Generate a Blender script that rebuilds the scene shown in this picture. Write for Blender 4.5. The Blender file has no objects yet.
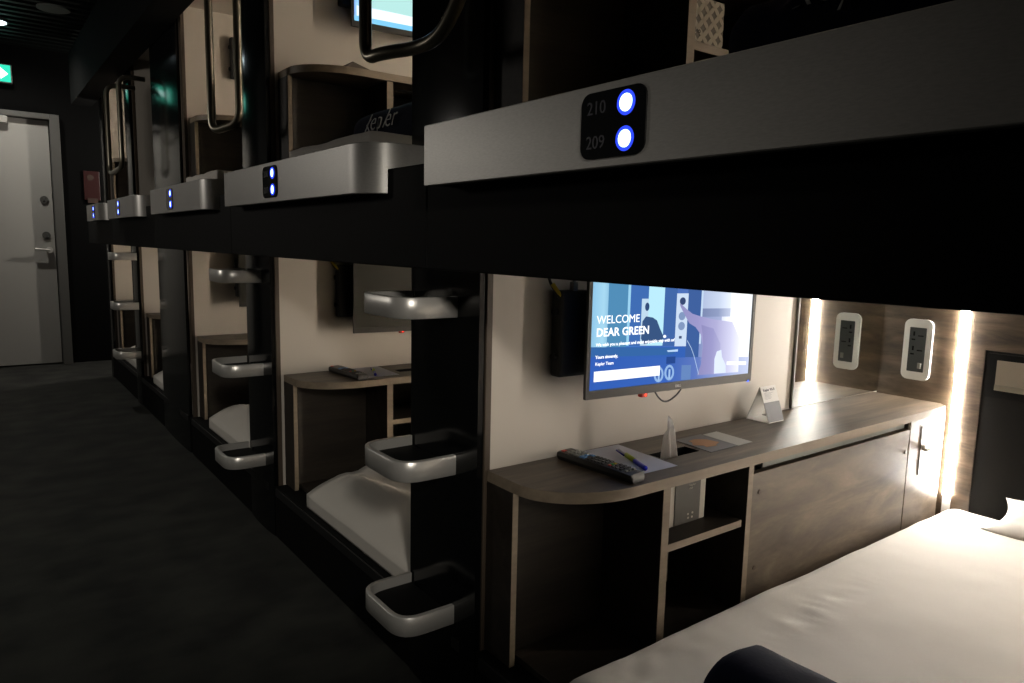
import bpy, bmesh, math, random
from mathutils import Vector, Matrix, noise
R = random.Random(7)
SC = bpy.context.scene
COL = SC.collection
DZ = 1.066                                   # storey height of the bunks
WY = [1.25, 2.585, 3.85, 5.175, 6.32]        # the five partition walls along the aisle

# ------------------------------------------------------------------ materials
def mat(name, col, rough=.5, metal=0., emis=None, est=1., spec=None, bump=None, noisec=None, coat=0., aniso=0.):
    m = bpy.data.materials.new(name); m.use_nodes = True
    nt = m.node_tree; b = nt.nodes['Principled BSDF']
    b.inputs['Base Color'].default_value = (*col, 1)
    b.inputs['Roughness'].default_value = rough
    b.inputs['Metallic'].default_value = metal
    if spec is not None: b.inputs['Specular IOR Level'].default_value = spec
    if coat: b.inputs['Coat Weight'].default_value = coat
    if aniso: b.inputs['Anisotropic'].default_value = aniso
    if emis:
        b.inputs['Emission Color'].default_value = (*emis, 1); b.inputs['Emission Strength'].default_value = est
    if bump or noisec:
        tc = nt.nodes.new('ShaderNodeTexCoord'); mp = nt.nodes.new('ShaderNodeMapping')
        nt.links.new(tc.outputs['Object'], mp.inputs[0])
    if noisec:      # (second colour, scale, stretch)
        c2, sc, st = noisec
        mp.inputs['Scale'].default_value = st
        n = nt.nodes.new('ShaderNodeTexNoise'); n.inputs['Scale'].default_value = sc; n.inputs['Detail'].default_value = 6
        nt.links.new(mp.outputs[0], n.inputs['Vector'])
        r = nt.nodes.new('ShaderNodeValToRGB')
        r.color_ramp.elements[0].position = .35; r.color_ramp.elements[1].position = .66
        r.color_ramp.elements[0].color = (*col, 1); r.color_ramp.elements[1].color = (*c2, 1)
        nt.links.new(n.outputs[0], r.inputs[0]); nt.links.new(r.outputs[0], b.inputs['Base Color'])
    if bump:        # (scale, strength, distance)
        n2 = nt.nodes.new('ShaderNodeTexNoise'); n2.inputs['Scale'].default_value = bump[0]; n2.inputs['Detail'].default_value = 4
        nt.links.new(tc.outputs['Object'], n2.inputs['Vector'])
        bp = nt.nodes.new('ShaderNodeBump'); bp.inputs['Strength'].default_value = bump[1]; bp.inputs['Distance'].default_value = bump[2]
        nt.links.new(n2.outputs[0], bp.inputs['Height']); nt.links.new(bp.outputs[0], b.inputs['Normal'])
    return m
def emat(name, col, st=1.):
    m = bpy.data.materials.new(name); m.use_nodes = True
    nt = m.node_tree; nt.nodes.clear()
    o = nt.nodes.new('ShaderNodeOutputMaterial'); e = nt.nodes.new('ShaderNodeEmission')
    e.inputs[0].default_value = (*col, 1); e.inputs[1].default_value = st
    nt.links.new(e.outputs[0], o.inputs[0]); return m
def srgb(r, g, b):
    f = lambda c: (c/255/12.92) if c/255 <= .04045 else ((c/255+.055)/1.055)**2.4
    return (f(r), f(g), f(b))
def wood(name, c1, c2, c3, st, rough=.42):
    m = bpy.data.materials.new(name); m.use_nodes = True
    nt = m.node_tree; b = nt.nodes['Principled BSDF']; b.inputs['Roughness'].default_value = rough
    tc = nt.nodes.new('ShaderNodeTexCoord'); mp = nt.nodes.new('ShaderNodeMapping'); mp.inputs['Scale'].default_value = st
    nt.links.new(tc.outputs['Object'], mp.inputs[0])
    n1 = nt.nodes.new('ShaderNodeTexNoise'); n1.inputs['Scale'].default_value = 3.0; n1.inputs['Detail'].default_value = 8; n1.inputs['Roughness'].default_value = .62; n1.inputs['Distortion'].default_value = .6
    nt.links.new(mp.outputs[0], n1.inputs['Vector'])
    r = nt.nodes.new('ShaderNodeValToRGB'); e = r.color_ramp.elements
    e[0].position = .3; e[0].color = (*c1, 1); e[1].position = .72; e[1].color = (*c3, 1)
    k = e.new(.5); k.color = (*c2, 1)
    nt.links.new(n1.outputs[0], r.inputs[0])
    n2 = nt.nodes.new('ShaderNodeTexNoise'); n2.inputs['Scale'].default_value = 26; n2.inputs['Detail'].default_value = 5
    nt.links.new(mp.outputs[0], n2.inputs['Vector'])
    mx = nt.nodes.new('ShaderNodeMix'); mx.data_type = 'RGBA'; mx.blend_type = 'MULTIPLY'; mx.inputs[0].default_value = .45
    nt.links.new(r.outputs[0], mx.inputs[6]); nt.links.new(n2.outputs[0], mx.inputs[7])
    nt.links.new(mx.outputs[2], b.inputs['Base Color'])
    bp = nt.nodes.new('ShaderNodeBump'); bp.inputs['Strength'].default_value = .12; bp.inputs['Distance'].default_value = .002
    nt.links.new(n2.outputs[0], bp.inputs['Height']); nt.links.new(bp.outputs[0], b.inputs['Normal'])
    return m
M = {}
M['cream'] = mat('cream_panel', (.62, .57, .50), .55, bump=(60, .05, .002))
M['white'] = mat('white_plastic', (.72, .72, .68), .35)
M['black'] = mat('black_powder_coat', (.0022, .0022, .0022), .7, spec=.15)
M['gloss'] = mat('black_gloss_panel', (.003, .0035, .004), .13, spec=.35)
M['plastic'] = mat('black_plastic', (.012, .012, .012), .45)
M['bezel'] = mat('bezel_plastic', (.035, .034, .032), .45)
M['offscreen'] = mat('dark_screen', (.035, .035, .028), .35)
M['wood'] = wood('grey_brown_wood', (.042, .028, .017), (.105, .075, .049), (.205, .153, .106), (.8, 9, 9))
M['wooddoor'] = wood('grey_brown_door_wood', (.045, .031, .018), (.130, .096, .064), (.27, .21, .15), (1.2, 4.5, 4.5))
M['inner'] = wood('shaded_cabinet_wood', (.013, .009, .006), (.026, .019, .012), (.044, .033, .023), (.8, 9, 9), .6)  # wood colour darkened to carry the shade inside the desk compartments
M['woodwall'] = wood('grey_brown_wall_wood', (.028, .017, .009), (.085, .057, .034), (.165, .120, .078), (9, 1.3, 7))
M['edge'] = mat('edge_banding', (.27, .215, .155), .5, noisec=((.22, .175, .125), 12, (1, 6, 6)))
M['trimwood'] = mat('dark_wood_trim', (.075, .055, .038), .55)
M['steel'] = mat('brushed_steel', (.80, .78, .74), .34, .62, bump=(220, .08, .0006))
M['rail'] = mat('brushed_aluminium', (.50, .49, .465), .40, .55, noisec=((.44, .43, .41), 40, (3, 3, 20)), bump=(260, .03, .0005))
M['handle'] = mat('dark_bronze_tube', (.24, .22, .17), .3, .8)
M['sheet'] = mat('white_sheet', (.72, .68, .62), .85, bump=(9, .10, .01))
M['navy'] = mat('navy_fleece', (.003, .004, .017), .85, spec=.2, bump=(120, .3, .002))
M['logo'] = mat('embroidery', (.62, .62, .60), .7)
M['paper'] = mat('paper', (.62, .62, .70), .7)
M['card'] = mat('card_paper', (.74, .72, .68), .6)
M['greycard'] = mat('grey_card', (.20, .20, .21), .6)
M['mirror'] = mat('mirror_glass', (.80, .82, .80), .02, 1.)
M['darkbox'] = mat('dark_carton', (.055, .052, .042), .5)
M['leafbox'] = mat('patterned_carton', (.50, .47, .40), .6)
M['leafgrey'] = mat('carton_grey_print', (.16, .15, .13), .6)
M['red'] = mat('red_plastic', (.55, .02, .01), .4)
M['fire'] = mat('red_sign', (.032, .0025, .002), .5)
M['pinkish'] = mat('pale_print', (.055, .03, .022), .6)
M['blue'] = mat('blue_pen', (.01, .015, .45), .3)
M['lime'] = mat('lime_clip', (.45, .55, .02), .4)
M['green'] = mat('green_rubber', (.02, .35, .06), .5)
M['yellow'] = mat('yellow_rubber', (.7, .5, .02), .5)
M['keygrey'] = mat('grey_keys', (.22, .22, .2), .6)
M['keyblue'] = mat('blue_keys', (.08, .25, .55), .5)
M['darkkey'] = mat('black_keys', (.03, .03, .03), .6)
M['door'] = mat('painted_door', (.42, .405, .375), .5, bump=(90, .05, .002))
M['frame'] = mat('painted_frame', (.10, .097, .09), .5)
M['carpet'] = mat('dark_carpet', (.0045, .0045, .0036), .95, noisec=((.022, .0225, .0175), 5, (1, 1.3, 1)), bump=(300, .5, .003))
M['ceil'] = mat('dark_slat_ceiling', (.004, .0055, .005), .5, spec=.25)
M['grey'] = mat('grey_grille', (.30, .32, .30), .6)
M['digits'] = mat('dim_digits', (.05, .05, .06), .5)
M['led'] = emat('led_strip_light', (1.0, .94, .86), 135)
M['ledfar'] = emat('led_strip_far', (1.0, .86, .70), 150)
M['ind'] = emat('indicator_core', (.11, .17, 1.0), 12)
M['halo'] = emat('indicator_bloom', (.03, .07, 1.0), .9)
M['down'] = emat('downlight_glow', (.8, .95, 1.0), 9)
M['redled'] = emat('standby_red', (1, .05, .02), 3)
M['blueled'] = emat('standby_blue', (.1, .2, 1), 1.5)
M['exitgreen'] = emat('exit_green', srgb(40, 175, 145), 1.6)
M['exitwhite'] = emat('exit_white', (.75, 1, .95), 2.2)

# ------------------------------------------------------------------ mesh builder
class MB:
    def __init__(s): s.bm = bmesh.new()
    def box(s, x0, x1, y0, y1, z0, z1, bev=0, seg=2):
        b = bmesh.new(); bmesh.ops.create_cube(b, size=1)
        for v in b.verts: v.co = Vector(((x0+x1)/2+v.co.x*(x1-x0), (y0+y1)/2+v.co.y*(y1-y0), (z0+z1)/2+v.co.z*(z1-z0)))
        if bev: bmesh.ops.bevel(b, geom=b.edges[:], offset=bev, segments=seg, profile=.5, affect='EDGES')
        s._join(b); return s
    def _join(s, b, mtx=None):
        if mtx is not None: bmesh.ops.transform(b, matrix=mtx, verts=b.verts)
        me = bpy.data.meshes.new('t'); b.to_mesh(me); b.free(); s.bm.from_mesh(me); bpy.data.meshes.remove(me)
    def tube(s, pts, r, n=12, closed=False):
        pts = [Vector(p) for p in pts]; L = len(pts); rings = []
        up = None
        for i, p in enumerate(pts):
            a = pts[(i-1) % L] if (closed or i > 0) else p; c = pts[(i+1) % L] if (closed or i < L-1) else p
            t = (c-a).normalized()
            if up is None:
                up = t.orthogonal().normalized()
            up = (up - t*up.dot(t)).normalized(); w = t.cross(up)
            rings.append([s.bm.verts.new(p+(up*math.cos(2*math.pi*k/n)+w*math.sin(2*math.pi*k/n))*r) for k in range(n)])
        for i in range(L if closed else L-1):
            A, B = rings[i], rings[(i+1) % L]
            for k in range(n): s.bm.faces.new((A[k], A[(k+1) % n], B[(k+1) % n], B[k]))
        if not closed: s.bm.faces.new(rings[0][::-1]); s.bm.faces.new(rings[-1])
        return s
    def cyl(s, p0, p1, r, n=24): return s.tube([p0, p1], r, n)
    def prism(s, poly, f0, f1):
        """poly = list of 2-D points; f0 / f1 map a 2-D point onto the two end faces"""
        A = [s.bm.verts.new(f0(p)) for p in poly]; B = [s.bm.verts.new(f1(p)) for p in poly]
        s.bm.faces.new(A[::-1]); s.bm.faces.new(B); n = len(poly)
        for i in range(n): s.bm.faces.new((A[i], A[(i+1) % n], B[(i+1) % n], B[i]))
        return s
    def band(s, path, th, z0, z1, lip=0):
        """a thin upright band following a plan path; th = thickness towards the left of the path"""
        P = [Vector((p[0], p[1])) for p in path]; I = []
        for i, p in enumerate(P):
            a = P[max(i-1, 0)]; c = P[min(i+1, len(P)-1)]; t = (c-a).normalized(); nrm = Vector((-t.y, t.x)); I.append(p+nrm*th)
        b = .0016
        prof = [(0, z0+b), (0, z1-b), (b, z1), (1, z1), (1, z0), (b, z0)]
        rows = []
        for p, q in zip(P, I):
            row = []
            for u, z in prof:
                w = 1 if u == 1 else (0 if u == 0 else u/abs(th))
                c = p.lerp(q, w); row.append(s.bm.verts.new((c.x, c.y, z)))
            rows.append(row)
        m = len(prof)
        for A, B in zip(rows, rows[1:]):
            for k in range(m): s.bm.faces.new((A[k], A[(k+1) % m], B[(k+1) % m], B[k]))
        s.bm.faces.new(rows[0][::-1]); s.bm.faces.new(rows[-1]); return s
def link(o): COL.objects.link(o); return o
ORG = {}
def thing(name, label, cat, loc, group=None):
    o = bpy.data.objects.new(name, None); o.empty_display_size = .05; link(o); o.location = loc
    o['label'] = label; o['category'] = cat
    if group: o['group'] = group
    ORG[o.name] = Vector(loc); return o
def obj(name, mb, m, parent=None, loc=None, smooth=False, label=None):
    o0 = ORG[parent.name] if parent else Vector(loc or (0, 0, 0))
    bm = mb.bm if isinstance(mb, MB) else mb
    bmesh.ops.recalc_face_normals(bm, faces=bm.faces)
    bmesh.ops.translate(bm, vec=-o0, verts=bm.verts)
    me = bpy.data.meshes.new(name); bm.to_mesh(me); bm.free()
    for x in (m if isinstance(m, (list, tuple)) else [m]): me.materials.append(x)
    if smooth:
        for p in me.polygons: p.use_smooth = True
        if smooth is not True: me.set_sharp_from_angle(angle=math.radians(smooth))
    o = bpy.data.objects.new(name, me); link(o)
    if parent: o.parent = parent
    else: o.location = o0
    ORG[o.name] = o0
    if label: o['label'] = label
    return o
def tag(o, label, cat, group=None):
    o['label'] = label; o['category'] = cat
    if group: o['group'] = group
    return o
def struct(name, mb, m, smooth=False):
    o = obj(name, mb, m, smooth=smooth); o['kind'] = 'structure'; return o
def dup(root, d, label, group=None, skip=()):
    def cp(o, par):
        c = o.copy(); link(c); c.parent = par
        ORG[c.name] = ORG.get(o.name, Vector())
        for ch in [x for x in bpy.data.objects if x.parent == o]:
            if ch.name.split('.')[0] in skip: continue
            cp(ch, c)
        return c
    c = cp(root, None); c.location = Vector(root.location)+Vector(d); c['label'] = label
    if group: c['group'] = group
    return c
def text_mesh(body, size, f, extrude=.0002, bold=0, align='LEFT', shear=0, space=1.):
    """text as a bmesh; f maps (x, y, depth) to world"""
    cu = bpy.data.curves.new('t', 'FONT'); cu.body = body; cu.size = size; cu.extrude = extrude; cu.offset = bold; cu.align_x = align; cu.shear = shear
    cu.space_character = space; cu.resolution_u = 3
    o = bpy.data.objects.new('t', cu); link(o)
    bpy.context.view_layer.update()
    me = bpy.data.meshes.new_from_object(o.evaluated_get(bpy.context.evaluated_depsgraph_get()))
    bm = bmesh.new(); bm.from_mesh(me)
    for v in bm.verts: v.co = f(v.co.x, v.co.y, v.co.z)
    bpy.data.objects.remove(o); bpy.data.curves.remove(cu); bpy.data.meshes.remove(me)
    return bm

# ------------------------------------------------------------------ the setting
struct('floor', MB().box(-1.1, 2.9, -1.6, 7.5, -.06, 0), M['carpet'])
b = MB().box(-1.1, 2.9, -1.6, 7.5, 2.64, 2.7)
for i in range(75): b.box(-.98, .86, -1.5+i*.12, -1.5+i*.12+.05, 2.61, 2.641)
struct('ceiling', b, M['ceil'])
struct('wall_left', MB().box(-1.1, -1.0, -1.6, 7.5, 0, 2.64), mat('left_wall_paint', (.045, .045, .045), .6))
struct('wall_right', MB().box(2.66, 2.76, -1.6, 7.5, 0, 2.64), M['black'])
struct('wall_near', MB().box(-1.0, 2.66, -1.6, -1.5, 0, 2.64), M['black'])
b = MB().box(.66, 2.66, 7.27, 7.4, 0, 2.64).box(-1.0, -.36, 7.27, 7.4, 0, 2.64).box(-.36, .66, 7.27, 7.4, 2.085, 2.64)
struct('wall_far', b, mat('far_wall_paint', (.0025, .0025, .0025), .8, spec=.1))
b = MB().box(-.30, .580, 7.26, 7.31, .012, 2.040, .003)
d1 = struct('door_1', b, M['door'])
fr = MB().box(.585, .655, 7.195, 7.33, 0, 2.088, .004).box(-.36, -.305, 7.195, 7.33, 0, 2.088, .004).box(-.305, .585, 7.195, 7.33, 2.045, 2.088, .004)
obj('door_frame', fr, M['frame'], d1)
obj('door_closer', MB().box(-.05, .30, 7.19, 7.26, 1.985, 2.04, .006), M['door'], d1)
h = MB().cyl((.535, 7.262, .978), (.535, 7.20, .978), .024).tube([(.535, 7.205, .978), (.50, 7.20, .979), (.43, 7.20, .985)], .010)
obj('door_handle', h, M['steel'], d1, smooth=40)
for z in (1.395, 1.10): obj('door_lock', MB().cyl((.52, 7.262, z), (.52, 7.245, z), .030).box(.514, .526, 7.238, 7.25, z-.014, z+.014, .002), M['frame'], d1, smooth=40)

# partitions between the bunks, floor platforms of the lower bunks and the decks of the upper ones
WPY = [-.06]+WY
for i, w in enumerate(WPY):
    o = struct('wall_partition_%d' % (i+1), MB().box(.884, 2.62, w, w+.035, 0, 2.5), M['cream'])
    obj('edge_trim', MB().box(.8675, .884, w-.003, w+.036, 0, 2.5, .002), M['trimwood'], o)
struct('wall_back', MB().box(2.60, 2.66, -1.5, 7.26, 0, 2.64), M['black'])
for i in range(5):
    a, c = WPY[i]+.036, WPY[i+1]-.004
    t = thing('bunk_platform', ['low black platform under the nearest lower bed', 'low black platform under the second lower bed', 'low black platform under the third lower bed', 'low black platform under the fourth lower bed', 'low black platform under the farthest lower bed'][i], 'bed platform', (.85, a, 0))
    obj('base', MB().box(.852, 2.598, a, c, 0, .195, .004), M['black'], t)
    obj('edge_strip', MB().box(.846, .8515, a+.02, c-.02, .165, .193, .001), M['plastic'], t)
    t = thing('bunk_deck', ['black deck of the nearest upper bunk, above the lit lower bed', 'black deck of the second upper bunk from the camera', 'black deck of the third upper bunk from the camera', 'black deck of the fourth upper bunk from the camera', 'black deck of the farthest upper bunk by the door'][i], 'bunk deck', (.72, a, 1.05))
    obj('deck_board', MB().box(.886, 2.598, a, c, 1.135, 1.262), M['black'], t)
    obj('fascia', MB().box(.722, .842, WPY[i]+.001, WPY[i+1]-.001, 1.05, 1.256, .003), M['black'], t)
struct('trim_1', MB().box(.70, .842, -1.4, 6.75, 2.12, 2.5), mat('matt_black', (.0015, .0015, .0015), .9, spec=.1))
struct('trim_2', MB().box(.846, 2.598, 6.36, 6.42, 0, 2.5), M['black'])
struct('trim_3', MB().box(.886, 2.598, -.02, 6.31, 2.20, 2.24), M['cream'])

# ------------------------------------------------------------------ ladder posts with steps and grab handles
def round_path(pts, r, n=7):
    out = [Vector(pts[0])]
    for i in range(1, len(pts)-1):
        p = Vector(pts[i]); a = (Vector(pts[i-1])-p); c = (Vector(pts[i+1])-p); rr = min(r, a.length*.49, c.length*.49)
        A = p+a.normalized()*rr; C = p+c.normalized()*rr
        for k in range(n+1):
            t = k/n; out.append((1-t)**2*A+2*t*(1-t)*p+t*t*C)
    out.append(Vector(pts[-1])); return out
LBL = ['nearest black ladder post, beside the lit television', 'second black ladder post, left of the switched-off television',
       'wide plain black post without steps', 'slim distant ladder post behind the wide plain post', 'last slim black post, nearest the white door']
SPAN = [.297, .285, .66, .19, .10]
XP = .845
for i, w in enumerate(WY):
    p = thing('ladder_post' if i not in (2, 4) else 'bunk_post', LBL[i], 'post', (XP, w, 0))
    ya_, yb_ = w+.002 if i != 2 else w+.037, w+SPAN[i]
    arc = [(XP+.022, ya_), (XP+.010, ya_)]
    for k in range(17):
        u_ = -1+k/8; arc.append((XP+.007*abs(u_)**2.2, ya_+(u_*.5+.5)*(yb_-ya_)))
    arc += [(XP+.010, yb_), (XP+.022, yb_)]
    obj('post_panel', MB().prism(arc, lambda q: (q[0], q[1], 0), lambda q: (q[0], q[1], 2.5)), M['gloss'], p, smooth=30)
    if i in (0, 1, 3):
        y0, y1 = (w+.078, w+.293)
        if i == 3: y0, y1 = w-.12+.078, w-.12+.293
        for zt in (.987, .630, .272):
            zt = 1.1-(1.1-zt)/(1.0, 1.035, 1, 1.13)[i]
            path = round_path([(XP+.002, y0, 0), (.706, y0, 0), (.706, y1, 0), (XP+.002, y1, 0)], .062)
            st = obj('step', MB().band(path, -.012, zt-.046, zt), M['steel'], p, smooth=50)
            poly = [(q.x, q.y) for q in round_path([(XP+.001, y0+.013, 0), (.719, y0+.013, 0), (.719, y1-.013, 0), (XP+.001, y1-.013, 0)], .052)]
            obj('tread', MB().prism(poly, lambda q, z=zt-.040: (q[0], q[1], z), lambda q, z=zt-.024: (q[0], q[1], z)), M['black'], st)
        ya, yb = ((w+.225, w-.045), (w+.115, w-.005), None, (w-.19, w-.50))[i]
        xa, xb = .70, (.76 if i < 2 else .72)
        zb, zt = 1.470, 1.99
        pts2 = round_path([(XP+.01, ya, zt), (xa, ya, zt), (xa, ya, 1.487), (.705, 1.40, 1.487), (.74, 1.33, 1.487), (.745, 1.24, 1.492), (.745, 1.16, 1.56), (.745, 1.155, zt), (XP+.01, 1.155+.12, zt)], .045, 9) if i == 0 else round_path([(XP+.01, ya, zt), (xa, ya, zt), (xa, ya, zb), (xb, yb, zb+.024), (xb, yb, zt), (XP+.01, yb, zt)], (.075, .045, 0, .06)[i], 9)
        g = obj('grab_handle', MB().tube(pts2, .0135, 14), M['handle'], p, smooth=True)

# ------------------------------------------------------------------ guard rails with their numbered indicator plates
RFAR = [1.172, 2.463, 3.662, 4.945, 5.90]
RNEAR = [.13, 1.409, 2.707, 4.053, 5.27]
LY = [.664, 1.990, 3.240, 4.541, 5.536]
NUM = [('210', '209'), ('208', '207'), ('206', '205'), ('204', '203'), ('202', '201')]
RL = ['wide brushed metal guard rail of the nearest upper bunk', 'second brushed metal guard rail from the camera, with a lettered navy blanket above it',
      'third brushed metal guard rail, behind the blanket bunk rail', 'fourth small metal guard rail down the aisle', 'farthest metal guard rail with two tiny blue lights, nearest the door']
for i in range(5):
    t = thing('guard_rail', RL[i], 'rail', (.69, (RFAR[i]+RNEAR[i])/2, 1.204), 'metal guard rails of the upper bunks')
    path = round_path([(.671, RFAR[i], 0), (.671, RNEAR[i], 0), (.866 if i else .84, RNEAR[i], 0)], .12, 12)
    obj('rail_band', MB().band(path, .016, 1.204, 1.3115), M['rail'], t, smooth=40)
    obj('rail_lip', MB().box(.687, .722, RNEAR[i]+.14, RFAR[i]-.002, 1.206, 1.214), M['black'], t)
    y = LY[i]; pn = MB()
    rr = []
    for cx, cz, a0 in ((y+.083-.016, 1.301-.016, 0), (y-.034+.016, 1.301-.016, 90), (y-.034+.016, 1.216+.016, 180), (y+.083-.016, 1.216+.016, 270)):
        for k in range(6):
            a = math.radians(a0+k*18); rr.append((cx+.016*math.cos(a), cz+.016*math.sin(a)))
    pn.prism(rr, lambda q: (.6715, q[0], q[1]), lambda q: (.6685, q[0], q[1]))
    pl = obj('indicator_plate', pn, M['gloss'], t)
    for z, n in zip((1.281, 1.237), NUM[i]):
        g = obj('indicator_light', MB().cyl((.669, y, z), (.6675, y, z), .0110), M['ind'], pl, label='round white light with blue glow')
        r2 = MB(); r2.tube([(.6685, y+.0135*math.cos(a*math.pi/12), z+.0135*math.sin(a*math.pi/12)) for a in range(24)], .0022, 6, closed=True)
        obj('bloom_ring', r2, M['halo'], pl)  # glowing ring imitates the blue bloom around the light
        if i < 2:
            obj('number', text_mesh(n, .024, lambda a, c, d, z=z: Vector((.6682-d, y+.072-a, z-.008+c))), M['digits'], pl)

# ------------------------------------------------------------------ the desk unit (prototype stands in the nearest lower bunk)
w = WY[0]; GW = 'wood desk units along the partition walls'
DL = {}
desk = thing('wall_desk', 'grey-brown wood desk unit under the lit television', 'desk', (.88, w, .2), GW)
# desktop outline with a big rounded corner at the aisle and a slot for tissues
yf = .992; pts = [(.876, w-.004)]
for k in range(25):
    a = math.radians(180+k*90/24); pts.append((1.075+.199*math.cos(a), yf+.150+.150*math.sin(a)))
pts += [(2.52, yf), (2.552, yf+.03), (2.552, w-.004)]
# split round the slot: build four pieces of a ring by boolean-free bridging
sx0, sx1, sy0, sy1 = 1.270, 1.401, 1.091, 1.138
zt, zb = .612, .588
def desk_top():
    bm = bmesh.new()
    outer = [bm.verts.new((x, y, zt)) for x, y in pts]
    inner = [bm.verts.new((x, y, zt)) for x, y in ((sx0, sy0), (sx1, sy0), (sx1, sy1), (sx0, sy1))]
    e = [bm.edges.new((outer[i], outer[(i+1) % len(outer)])) for i in range(len(outer))]+[bm.edges.new((inner[i], inner[(i+1) % 4])) for i in range(4)]
    bmesh.ops.triangle_fill(bm, use_beauty=True, edges=e)
    for f in list(bm.faces):
        c = f.calc_center_median()
        if sx0 < c.x < sx1 and sy0 < c.y < sy1: bm.faces.remove(f)
    g = bmesh.ops.extrude_face_region(bm, geom=bm.faces[:])
    vs = [x for x in g['geom'] if isinstance(x, bmesh.types.BMVert)]
    bmesh.ops.translate(bm, vec=(0, 0, zb-zt), verts=vs)
    return bm
o = obj('desktop', desk_top(), [M['wood'], M['edge'], M['black']], desk)
for p in o.data.polygons:
    cx_, cy_ = p.center.x+ORG[o.name].x, p.center.y+ORG[o.name].y
    if abs(p.normal.z) < .5 and cy_ < 1.2: p.material_index = 1
    if abs(p.normal.z) < .5 and 1.26 < cx_ < 1.41 and 1.08 < cy_ < 1.15: p.material_index = 2  # slot walls coloured black, painted shade of the recess
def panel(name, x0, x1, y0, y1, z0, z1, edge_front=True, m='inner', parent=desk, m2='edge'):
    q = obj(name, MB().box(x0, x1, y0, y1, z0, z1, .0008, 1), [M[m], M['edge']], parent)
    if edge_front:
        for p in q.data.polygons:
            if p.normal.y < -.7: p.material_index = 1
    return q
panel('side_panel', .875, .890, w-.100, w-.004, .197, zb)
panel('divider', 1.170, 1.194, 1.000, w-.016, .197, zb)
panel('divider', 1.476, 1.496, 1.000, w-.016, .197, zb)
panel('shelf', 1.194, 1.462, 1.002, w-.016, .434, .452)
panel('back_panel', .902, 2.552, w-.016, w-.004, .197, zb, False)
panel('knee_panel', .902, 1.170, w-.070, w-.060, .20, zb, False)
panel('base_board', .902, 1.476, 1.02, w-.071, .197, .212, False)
dr = panel('flap_door', 1.498, 2.308, 1.003, 1.021, .200, .560, False, 'wooddoor')
for x, z in ((1.528, .509), (1.528, .312), (2.29, .49)):
    obj('screw_cap', MB().cyl((x, 1.0035, z), (x, 1.0015, z), .006, 16), M['trimwood'], dr, smooth=40)
o = panel('end_door', 2.313, 2.552, 1.003, 1.021, .200, zb, False, 'wooddoor')
obj('door_slit', MB().box(2.388, 2.391, 1.0015, 1.004, .40, .56), M['black'], o)
lk = obj('lock', MB().cyl((2.41, 1.003, .487), (2.41, .994, .487), .009, 16).box(2.40, 2.445, .985, .995, .479, .489, .002), M['steel'], o, smooth=40, label='small lock with a key in it')
panel('slot_block', 2.302, 2.313, 1.006, 1.10, .560, zb, False, 'wooddoor')
tr = obj('pull_out_tray', MB().box(1.545, 2.285, 1.010, 1.20, .566, .583, .002), mat('tray_grey', (.16, .17, .15), .35), desk)
desks = {(0, 0): desk}
def D(i, l): return (0, WY[i]-WY[0], l*DZ)
for i, l, lb in ((1, 0, 'wood desk unit under the switched-off television'), (2, 0, 'wood desk unit behind the second ladder post, lower level'),
                 (3, 0, 'distant lower desk unit seen past the wide plain post'), (4, 0, 'farthest lower desk unit, behind the small far steps'),
                 (0, 1, 'dark upper desk unit holding the leaf-patterned box'), (1, 1, 'upper desk unit behind the lettered navy blanket'),
                 (2, 1, 'upper desk unit seen between the two tubes of the grab handle'), (4, 1, 'farthest upper desk unit, barely visible between far handle tubes')):
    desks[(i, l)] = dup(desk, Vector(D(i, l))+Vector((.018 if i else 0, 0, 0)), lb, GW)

# ------------------------------------------------------------------ televisions
def frame_fn(A, B, z0, nrm):
    """screen coordinates: u along A->B in metres, v up, d out of the screen"""
    A = Vector(A); ax = (Vector(B)-A).normalized()
    return (lambda u, v, d=0: A+ax*u+Vector((0, 0, v))+nrm*d), ax
TW, TH = .552, .343
def tv_frame(i, l, dx, dz):
    A = (1.083+dx, WY[i]-.083, .760+dz+l*DZ); B = (1.648+dx, WY[i]-.128, .760+dz+l*DZ)
    ax = (Vector(B)-Vector(A)).normalized(); n = Vector((ax.y, -ax.x, 0)).normalized()
    F, _ = frame_fn(A, B, 0, n); return F
def slab(F, u0, u1, v0, v1, d0, d1):
    m = MB(); m.prism([(u0, v0), (u1, v0), (u1, v1), (u0, v1)], lambda q: F(q[0], q[1], d0), lambda q: F(q[0], q[1], d1)); return m
def poly(F, pts, d0, d1):
    m = MB(); m.prism(pts, lambda q: F(q[0], q[1], d0), lambda q: F(q[0], q[1], d1)); return m
def grad_mat(name, F, stops, du=TW):
    """emissive picture: colour runs along the screen's width (object coordinates)"""
    m = bpy.data.materials.new(name); m.use_nodes = True; nt = m.node_tree; nt.nodes.clear()
    o = nt.nodes.new('ShaderNodeOutputMaterial'); e = nt.nodes.new('ShaderNodeEmission'); nt.links.new(e.outputs[0], o.inputs[0])
    tc = nt.nodes.new('ShaderNodeTexCoord'); sp = nt.nodes.new('ShaderNodeSeparateXYZ'); nt.links.new(tc.outputs['Object'], sp.inputs[0])
    mr = nt.nodes.new('ShaderNodeMapRange'); mr.inputs[1].default_value = 0; mr.inputs[2].default_value = du
    nt.links.new(sp.outputs[0], mr.inputs[0])
    r = nt.nodes.new('ShaderNodeValToRGB'); el = r.color_ramp.elements
    el[0].position = stops[0][0]; el[0].color = (*srgb(*stops[0][1]), 1); el[1].position = stops[-1][0]; el[1].color = (*srgb(*stops[-1][1]), 1)
    for p, c in stops[1:-1]:
        k = el.new(p); k.color = (*srgb(*c), 1)
    nt.links.new(mr.outputs[0], r.inputs[0]); nt.links.new(r.outputs[0], e.inputs[0]); e.inputs[1].default_value = 1.0
    return m
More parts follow.
